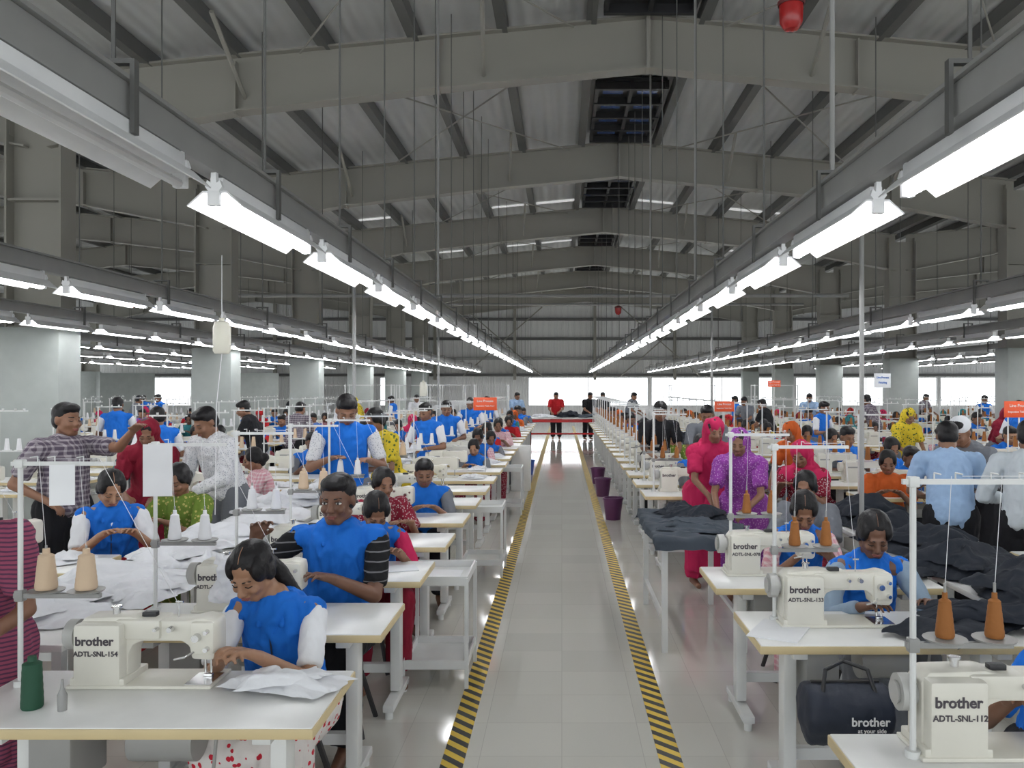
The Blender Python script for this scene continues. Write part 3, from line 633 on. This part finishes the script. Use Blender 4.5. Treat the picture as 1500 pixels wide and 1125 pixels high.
g5=build_person('f','stand',.38,.3,wr=((.10,-.5,.9),(-.14,-.5,.9)),top='kameez',topm=pinkred,scarf=pinkred,lower='skirt',lowm=pinkred,vox=.011)
person(g5,'person in crimson headscarf standing bent over work',(1.31,7.45),.15,.98)
g7=build_person('m','stand',.25,.5,wr=((.18,-.42,.98),(-.18,-.42,.95)),top='shirt',topm=lblue,lower='trousers',lowm=blackc,hair='short',vox=.011)
person(g7,'person in light blue shirt seen from behind leaning on a bench',(2.92,6.15),2.85,.97)
g8=build_person('m','stand',.12,.35,wr=((.2,-.3,1.0),(-.25,-.2,.95)),top='shirt',topm=lblue,sleeve='long',lower='trousers',lowm=blackc,hair='short',vox=.011)
pale=mat('cloth_pale_shirt',(.55,.6,.64),.8,bump=.35)
person(g8,'person in pale grey-blue shirt standing, back turned',(3.28,5.75),2.6,.98,{'shirt':pale,'collar':pale})
g9=build_person('m','stand',.6,.5,wr=((.12,-.55,.85),(-.12,-.55,.85)),top='shirt',topm=greyc,lower='trousers',lowm=blackc,hair='short',cap=wcloth,vox=.012)
person(g9,'person in white cap bending over dark cloth',(3.62,7.1),-.9,1.02)
# ------------------------------------------------------------ crowd prototypes
PR={}
PR['sw_vest']=build_person('f','sit',.28,.5,top='vest',slm=wcloth,lower='skirt',lowm=reddots,vox=.014)
PR['sw_kam']=build_person('f','sit',.22,.35,top='kameez',topm=yellowp,lower='skirt',lowm=greyc,vox=.014,hair='bun')
PR['sw_scarf']=build_person('f','sit',.25,.4,top='kameez',topm=redc,scarf=redc,lower='skirt',vox=.014)
PR['sm_vest']=build_person('m','sit',.2,.3,top='vest',slm=greyc,lower='trousers',lowm=blackc,hair='short',vox=.014)
PR['st_vest']=build_person('m','stand',.12,.3,wr=((.15,-.3,1.02),(-.15,-.32,1.05)),top='vest',slm=wcloth,lower='trousers',lowm=greyc,hair='short',vox=.014)
PR['st_shirt']=build_person('m','stand',.3,.4,wr=((.12,-.45,.95),(-.15,-.45,.92)),top='shirt',topm=lblue,sleeve='short',lower='trousers',lowm=blackc,hair='short',vox=.014)
PR['sw_st']=build_person('f','stand',.35,.5,wr=((.12,-.45,.9),(-.12,-.45,.9)),top='kameez',topm=orangec,scarf=orangec,sleeve='short',lower='skirt',lowm=greyc,vox=.014)
kn={'cloth_blue_vest':'blue','cloth_yellow_print':'yellow patterned','cloth_red':'red','cloth_crimson':'crimson','cloth_purple_print':'purple printed','cloth_green_print':'green patterned','cloth_orange':'orange','cloth_light_blue':'light blue','cloth_grey':'grey','cloth_black':'black','cloth_teal':'teal','cloth_white':'white','cloth_pink_check':'pink checked','cloth_maroon':'maroon','cloth_floral_white':'white floral','cloth_dark_check':'dark checked'}
person(PR['sm_vest'],'person in blue vest with grey sleeves seated sewing',(-1.2,7.12),.2,.98)
person(PR['sw_kam'],'person in pink checked tunic seated sideways',(-2.95,8.25),-1.1,1,{'tunic':pinkpl})
person(PR['sw_st'],'person in orange headscarf standing bent over dark cloth',(2.55,8.75),-.8,.92)
person(PR['sw_scarf'],'person in crimson headscarf and dark red dotted tunic',(2.35,7.85),-.6,1.08,{'tunic':reddots,'headscarf':pinkred})
person(PR['sw_kam'],'person in orange tunic seated by dark cloth',(3.15,7.95),-.3,1,{'tunic':orangec})
person(PR['sm_vest'],'person in blue vest seated at a machine',(1.42,RY+.84),.3,1.08)
person(PR['st_shirt'],'person in black shirt bending over a table',(1.20,RY+.95*2+.74),.2,1.03,{'shirt':blackc,'collar':blackc})
person(PR['st_shirt'],'person in grey shirt bending over a table',(1.86,RY+.95*2+.72),-.2,1.0,{'shirt':greyc,'collar':greyc})
for x,y,mm,rz in((-.2,28.6,redc,0),(.9,28.4,blackc,.4),(1.5,28.7,blackc,-.4),(-1.6,27.5,lblue,.6),(2.2,27,greyc,1)):
    person(PR['st_shirt'],'person in %s shirt standing behind the aisle-end table'%kn[mm.name],(x,y),rz,1.04,{'shirt':mm,'collar':mm})
for x,k in((-1.75,8),(-1.8,10),(-1.85,14),(-1.8,17)):
    person(PR['st_vest'],'person in blue vest standing between tables',(x,2.5+.95*k+.74),random.uniform(-.5,.5),1.0)
def crowd(x,y,calm=False):
    if not free(x,y,.48) or hitcol(x,y,.7,.5): return
    r=R(); rz=random.uniform(-.35,.35); sk=random.choice([skin1,skin2,skin3,skin1]); sc=random.uniform(.94,1.04)
    if calm: r*=.6
    if r<.42:
        s=random.choice([wcloth,pinkpl,redc,greyc,teal,maroon]); person(PR['sw_vest'],'person in blue vest with %s sleeves seated sewing'%kn[s.name],(x,y),rz,sc,{'body':sk,'sleeve':s},'sewing workers')
    elif r<.56: person(PR['sm_vest'],'person with short black hair in blue vest seated sewing',(x,y),rz,sc*1.04,{'body':sk},'sewing workers')
    elif r<.74:
        s=random.choice([yellowp,pinkpl,greenp,maroon,teal,redc]); person(PR['sw_kam'],'person in %s tunic seated at a sewing machine'%kn[s.name],(x,y),rz,sc,{'body':sk,'tunic':s},'sewing workers')
    elif r<.9:
        s=random.choice([redc,pinkred,orangec,purple,teal,maroon]); person(PR['sw_scarf'],'person in %s headscarf seated at a sewing machine'%kn[s.name],(x,y),rz,sc,{'body':sk,'tunic':s,'headscarf':s},'sewing workers')
for k in range(8,23): crowd(LA+.78+random.uniform(-.06,.06),2.5+.95*k+.84,k<14)
for k in range(1,18): crowd(RA+.72+random.uniform(-.06,.06),RY+.95*k+.82)
for x0,yl,c in cols:
    for y in yl:
        if y>7: crowd(x0+.8+random.uniform(-.1,.1),y+.84)
n=0
while n<36:
    x=random.choice([-4.6,-4.9,-7.1,-9.4,-11.8,4.6,4.9,7.05,11.9,-14.2]); y=random.uniform(9,26)+(3 if abs(x)>8 else 0); n+=1
    if not free(x,y,.6) or hitcol(x,y): continue
    r=R(); sc=random.uniform(.95,1.05); rz=random.uniform(-3,3)
    if r<.35: person(PR['st_vest'],'person in blue vest standing between machine rows',(x,y),rz,sc,None,'standing workers')
    elif r<.75:
        s=random.choice([lblue,greyc,blackc,wcloth,plaid,lblue]); person(PR['st_shirt'],'person in %s shirt standing between machine rows'%kn[s.name],(x,y),rz,sc,{'shirt':s,'collar':s},'standing workers')
    else:
        s=random.choice([orangec,redc,yellowp,maroon]); person(PR['sw_st'],'person in %s headscarf and tunic standing bent over work'%kn[s.name],(x,y),rz,sc,{'tunic':s,'headscarf':s},'standing workers')
# ------------------------------------------------------------ garments
hp={('w',i):heap('heap',wcloth,.3,.24,.115,i*3.3+1,foldf=7) for i in range(5)}
hp.update({('d',i):heap('heap',jean,.34,.25,.15,i*2.3+40,foldf=6) for i in range(4)}); hp.update({('g',i):heap('heap',greyd,.33,.3,.09,i*2.3+70,foldf=6) for i in range(2)})
def hput(c,i,x,y,z=.7605,sc=1,rz=0):
    nm={'w':'white','d':'dark denim','g':'grey denim'}[c]
    one('garment_pile',nm+' garment fabric lying crumpled on a table','fabric',hp[(c,i)],(x,y,z),rz,sc,group=nm+' garments')
one('garment_piece','white shirt fabric draped under the machine needle','fabric',heap('hf',wcloth,.20,.10,.075,12.5,n=80,foldf=7,layers=2),(-.96,2.85,.765),.2)
one('garment_piece','white fabric lying on the sewing table','fabric',heap('hf2',wcloth,.15,.08,.06,15.5,n=48,foldf=10),(-1.40,3.60,.7605))
put('garment_piece','white fabric held up in a raised hand','fabric',[P('c',heap('held',wcloth,.10,.11,.05,19.,n=48,foldf=10,layers=1))],(-1.51,3.80,.91),rot=(1.4,.1,.1))
for i in range(9): hput('w',i%5,-2.33+random.uniform(-.1,.1),3.7+i*.62,sc=random.uniform(.9,1.25),rz=R()*6)
hput('w',1,-2.1,4.1,.762,.8,1); hput('w',2,-1.35,6.35,.7605,.5,2)
for i in range(16): hput('w',i%5,-2.33+random.uniform(-.1,.1),10+i*.9,sc=1,rz=R()*6)
for k in range(7,23):
    if R()<.6: hput('w',k%5,-1.02+random.uniform(-.1,.05),2.5+.95*k+.3,.762,.5,R()*6)
for i in range(12):
    y=2.9+i*.6
    if not 6.9<y<9.5: hput('d',i%4,2.38+random.uniform(-.08,.08),y,sc=random.uniform(.9,1.25),rz=R()*6)
for i in range(14): hput('d',i%4,2.38+random.uniform(-.08,.08),10.2+i*.95,sc=1.1,rz=R()*6)
one('garment_piece','black trousers sprawled across the sewing table','fabric',heap('hj',jean,.42,.17,.10,91.,n=70,foldf=6),(1.78,3.55,.773),.1)
one('garment_piece','dark denim pieces lying on the sewing table','fabric',heap('hj',jean,.30,.15,.08,93.,n=50,foldf=6),(1.75,4.45,.773),.1)
for k in range(1,18):
    if R()<.7: hput('d',k%4,1.65+random.uniform(-.1,.1),RY+.95*k+.3,.762,.5,R()*6)
for x0,yl,c in cols:
    for y in yl:
        if R()<.55 and not hitcol(x0+.6,y+.26,1.02,.52): hput('w' if x0<0 else random.choice('ddg'),random.randrange(2),x0+.98,y+.3,.762,.5,R()*6)
put('cutting_table','white framed table stacked with grey denim','table',[P('table_top',MB().box((0,0,.745),(.62,1.35,.03),.004).mesh('x',white))]+[P('leg',MB().box((sx*.27,sy*.62,.365),(.04,.04,.73)).mesh('x',wsteel)) for sx in(1,-1) for sy in(1,-1)]+[P('rail',MB().box((sx*.27,0,.2),(.03,1.2,.03)).mesh('x',wsteel)) for sx in(1,-1)],(.97,6.2,0))
one('denim_cloth','dark denim cloth draped softly over the table edge','fabric',drape('dr',greyd,.31,.67,.37,.76,5.),(.97,6.2,.765))
hput('g',0,.95,5.95,.785,.75); hput('d',1,1.05,6.35,.785,.7,1); hput('d',2,.95,6.6,.785,.6,2)
# trolleys
def trolley(x,y):
    p=[P('post',MB().box((sx*.19,sy*.24,.33),(.022,.022,.66)).mesh('x',wsteel)) for sx in(1,-1) for sy in(1,-1)]
    for z in(.62,.12): p.append(P('shelf',MB().box((0,0,z),(.38,.48,.012)).box((0,-.24,z+.025),(.38,.012,.05)).box((0,.24,z+.025),(.38,.012,.05)).box((.19,0,z+.025),(.012,.48,.05)).box((-.19,0,z+.025),(.012,.48,.05)).mesh('x',wsteel)))
    put('trolley','white steel two-shelf work trolley beside the aisle','trolley',p,(x,y,0),group='trolleys')
trolley(-.76,5.14); trolley(-.76,8.0); trolley(-.76,11.8)
one('paper','white paper sheet on trolley','paper',MB().box((0,0,0),(.26,.3,.002),rot=M.Rotation(.03,3,'Y')).mesh('p',whitep),(-.76,5.1,.634))
one('paper','white paper sheets on the sewing table','paper',MB().box((0,0,.002),(.21,.28,.004)).mesh('p',whitep),(.93,3.5,.761),-.5)
one('paper','small white pattern paper on the sewing table','paper',MB().box((0,0,.002),(.2,.16,.003)).mesh('p',whitep),(-.93,4.7,.761),.3)
one('paper','white paper sheet hanging from a thread stand','paper',MB().box((0,0,0),(.08,.002,.14)).mesh('p',whitep),(-1.72,2.82,1.465),.2)
one('paper','white paper sheet hanging from a thread stand','paper',MB().box((0,0,0),(.13,.002,.24)).mesh('p',whitep),(-1.86,3.77,1.42),.1)
one('cabinet','white side panel cabinet by the aisle','cabinet',MB().box((0,0,.39),(.34,.34,.78),.01).box((0,-.175,.45),(.28,.01,.5),.004).mesh('c',white),(-.72,14.45,0))
# small things
one('thread_cone','dark green thread cone standing on the table','thread cone',cones['green'],(-1.72,2.66,.7605),0,1.0)
one('bottle','small clear-white oil bottle on the table','bottle',MB().lathe([(.001,0),(.014,0),(.015,.05),(.006,.07),(.003,.1),(.001,.101)]).mesh('b',rail_m),(-1.61,2.64,.7605))
def basket(x,y,m,l): one('waste_basket',l,'basket',MB().lathe([(.001,0),(.10,0),(.135,.28),(.145,.28),(.145,.3),(.13,.3),(.095,.02),(.001,.02)],seg=20).mesh('bk',m),(x,y,0),group='waste baskets')
basket(.70,11.2,purpl,'purple plastic waste basket beside the aisle'); basket(.68,13.6,purpl,'purple plastic waste basket beside the aisle'); basket(.68,15.4,purpl,'purple plastic waste basket beside the aisle'); basket(-.70,17,bluepl,'blue plastic waste basket beside the aisle')
# bag
bb=Blob(); bb.cap((-.15,0,-.01),.105,(.15,0,-.01),.105,fl=1.0,fa=True,fb=True); bb.ell((0,0,-.03),(.18,.10,.10)); bb.cap((-.14,0,-.07),.07,(.14,0,-.07),.07,fa=True,fb=True)
bagm=bb.mesh('bag',navy,.012,3,fold=.004)
hd=MB().tube([(-.1,-.05,.07),(-.08,-.02,.15),(0,.02,.17),(.08,-.02,.15),(.1,-.05,.07)],.008).mesh('h',black)
put('duffel_bag','navy nylon duffel bag with white lettering hanging under the table','bag',[P('bag_body',bagm,ch=[P('lettering',text_mesh('brother',.045,wletter,.0010),(.055,-.122,-.01)),P('lettering',text_mesh('at your side',.022,wletter,.0003),(.06,-.122,-.042))]),P('handle',hd),P('zipper',MB().box((0,0,.098),(.26,.014,.008)).mesh('z',black))],(1.08,3.13,.58),.0)
# signs
def sign(x,y,z,w,h,m,lines,pole=True,col=wletter,label='orange sign with white lettering on a thin pole',rz=0):
    p=[P('sign_panel',MB().box((0,0,0),(w,.01,h),.002).mesh('s',m),ch=[P('lettering',text_mesh(t,s,col,.0004),(0,-.007,dz)) for t,s,dz in lines])]
    p.append(P('pole',MB().cyl((0,.012,-z+.76),(0,.012,-h*.3),.008).mesh('x',wsteel)) if pole else P('cord',MB().cyl((0,0,h/2),(0,0,2.75-z),.002,seg=6).mesh('x',dsteel)))
    put('sign',label,'sign',p,(x,y,z),rz)
L=[('Line Process',.04,.035),('Inspection Table No:1',.026,-.025)]
sign(-.95,10.15,1.60,.29,.16,orsign,L); sign(2.42,12.2,1.52,.29,.15,orsign,L); sign(4.2,16.2,1.88,.25,.13,orsign,L); sign(4.47,8.0,1.59,.3,.16,orsign,L)
sign(3.13,8.0,1.87,.19,.14,whitep,[('Line Process',.028,.03),('Finishing',.028,-.02)],pole=False,col=bluev,label='white sign with blue lettering hung on a cord',rz=.3)
milky=mat('milky',(.75,.73,.62),.4)
cont=MB().lathe([(.001,-.12),(.05,-.12),(.062,-.10),(.062,.07),(.05,.11),(.02,.12),(.02,.14),(.001,.14)]).mesh('c',milky)
put('water_container','white plastic container hanging on a cord','container',[P('container_body',cont),P('cord',MB().tube([(0,0,.14),(.0,0,.6)],.004).mesh('c',whitet)),P('hose',MB().tube([(0,0,-.12),(-.04,0,-.5),(-.05,0,-1.3)],.003).mesh('c',whitet))],(-2.49,6.0,2.17))
put('water_container','white plastic container hanging on a cord','container',[P('container_body',cont),P('cord',MB().tube([(0,0,.14),(.0,0,.9)],.004).mesh('c',whitet))],(-2.3,13.6,1.78))
def siren(x,y,z,s):
    put('alarm_siren','red dome alarm light hanging from the roof','alarm light',[P('dome',MB().lathe([(.001,-.12),(.04,-.11),(.065,-.07),(.07,0),(.07,.03)]).mesh('d',redpl)),P('collar',MB().lathe([(.075,.03),(.08,.05),(.06,.07),(.02,.085),(.001,.085)]).mesh('d',mat('dark_red',(.12,.01,.01),.4))),P('cord',MB().cyl((0,0,.08),(0,0,(roof(x)-z)/s),.006).mesh('d',black))],(x,y,z),0,s)
siren(1.40,5.0,4.1,1.05); siren(1.1,16,3.33,.9)
put('display_table','red and white framed table at the end of the aisle','table',[P('table_top',MB().box((0,0,.80),(2.6,.9,.04),.01).mesh('x',white)),P('red_rail',MB().box((0,-.45,.72),(2.6,.03,.1)).mesh('x',redpl)),P('red_rail',MB().box((0,-.45,.3),(2.6,.03,.06)).mesh('x',redpl))]+[P('leg',MB().box((sx*1.2,sy*.4,.39),(.05,.05,.78)).mesh('x',redpl)) for sx in(1,-1) for sy in(1,-1)],(.15,27.2,0))
hput('g',1,.9,27.2,.82,1.5); hput('d',2,.3,27.2,.82,1.3); hput('w',2,-.6,27.2,.82,1.2)
for x,y in((-4.6,26.5),(-2.4,26),(4.2,26.5),(7,27),(-8,29),(-3.3,24.6),(-5.9,25.2)):
    p=[P('post',MB().box((sx*.7,sy*.25,.95),(.03,.03,1.9)).mesh('x',wsteel)) for sx in(1,-1) for sy in(1,-1)]+[P('shelf',MB().box((0,0,z),(1.4,.5,.02)).mesh('x',wsteel)) for z in(.4,.9,1.4,1.88)]
    put('storage_rack','white steel storage rack at the hall end','rack',p,(x,y,0),group='storage racks')
for x in(-12.5,-17.5):
    one('partition','pale partition panel by the far windows','partition',MB().box((0,0,1.2),(2.2,.06,2.4),.01).mesh('x',casing),(x,33,0),group='partitions')
# ------------------------------------------------------------ world, camera
w=bpy.data.worlds.new('World'); S.world=w; w.use_nodes=True
bg=w.node_tree.nodes['Background']; bg.inputs[0].default_value=(.93,.97,1,1); bg.inputs[1].default_value=2.8
cam=bpy.data.cameras.new('Camera'); co=bpy.data.objects.new('Camera',cam); COL.objects.link(co); S.camera=co
co.location=(0,0,1.8); co.rotation_euler=(math.pi/2,0,0); cam.sensor_width=36; cam.clip_end=200
cam.lens=28.8; cam.shift_x=-73/1500; cam.shift_y=5.5/1500
print('objects',len(bpy.data.objects))
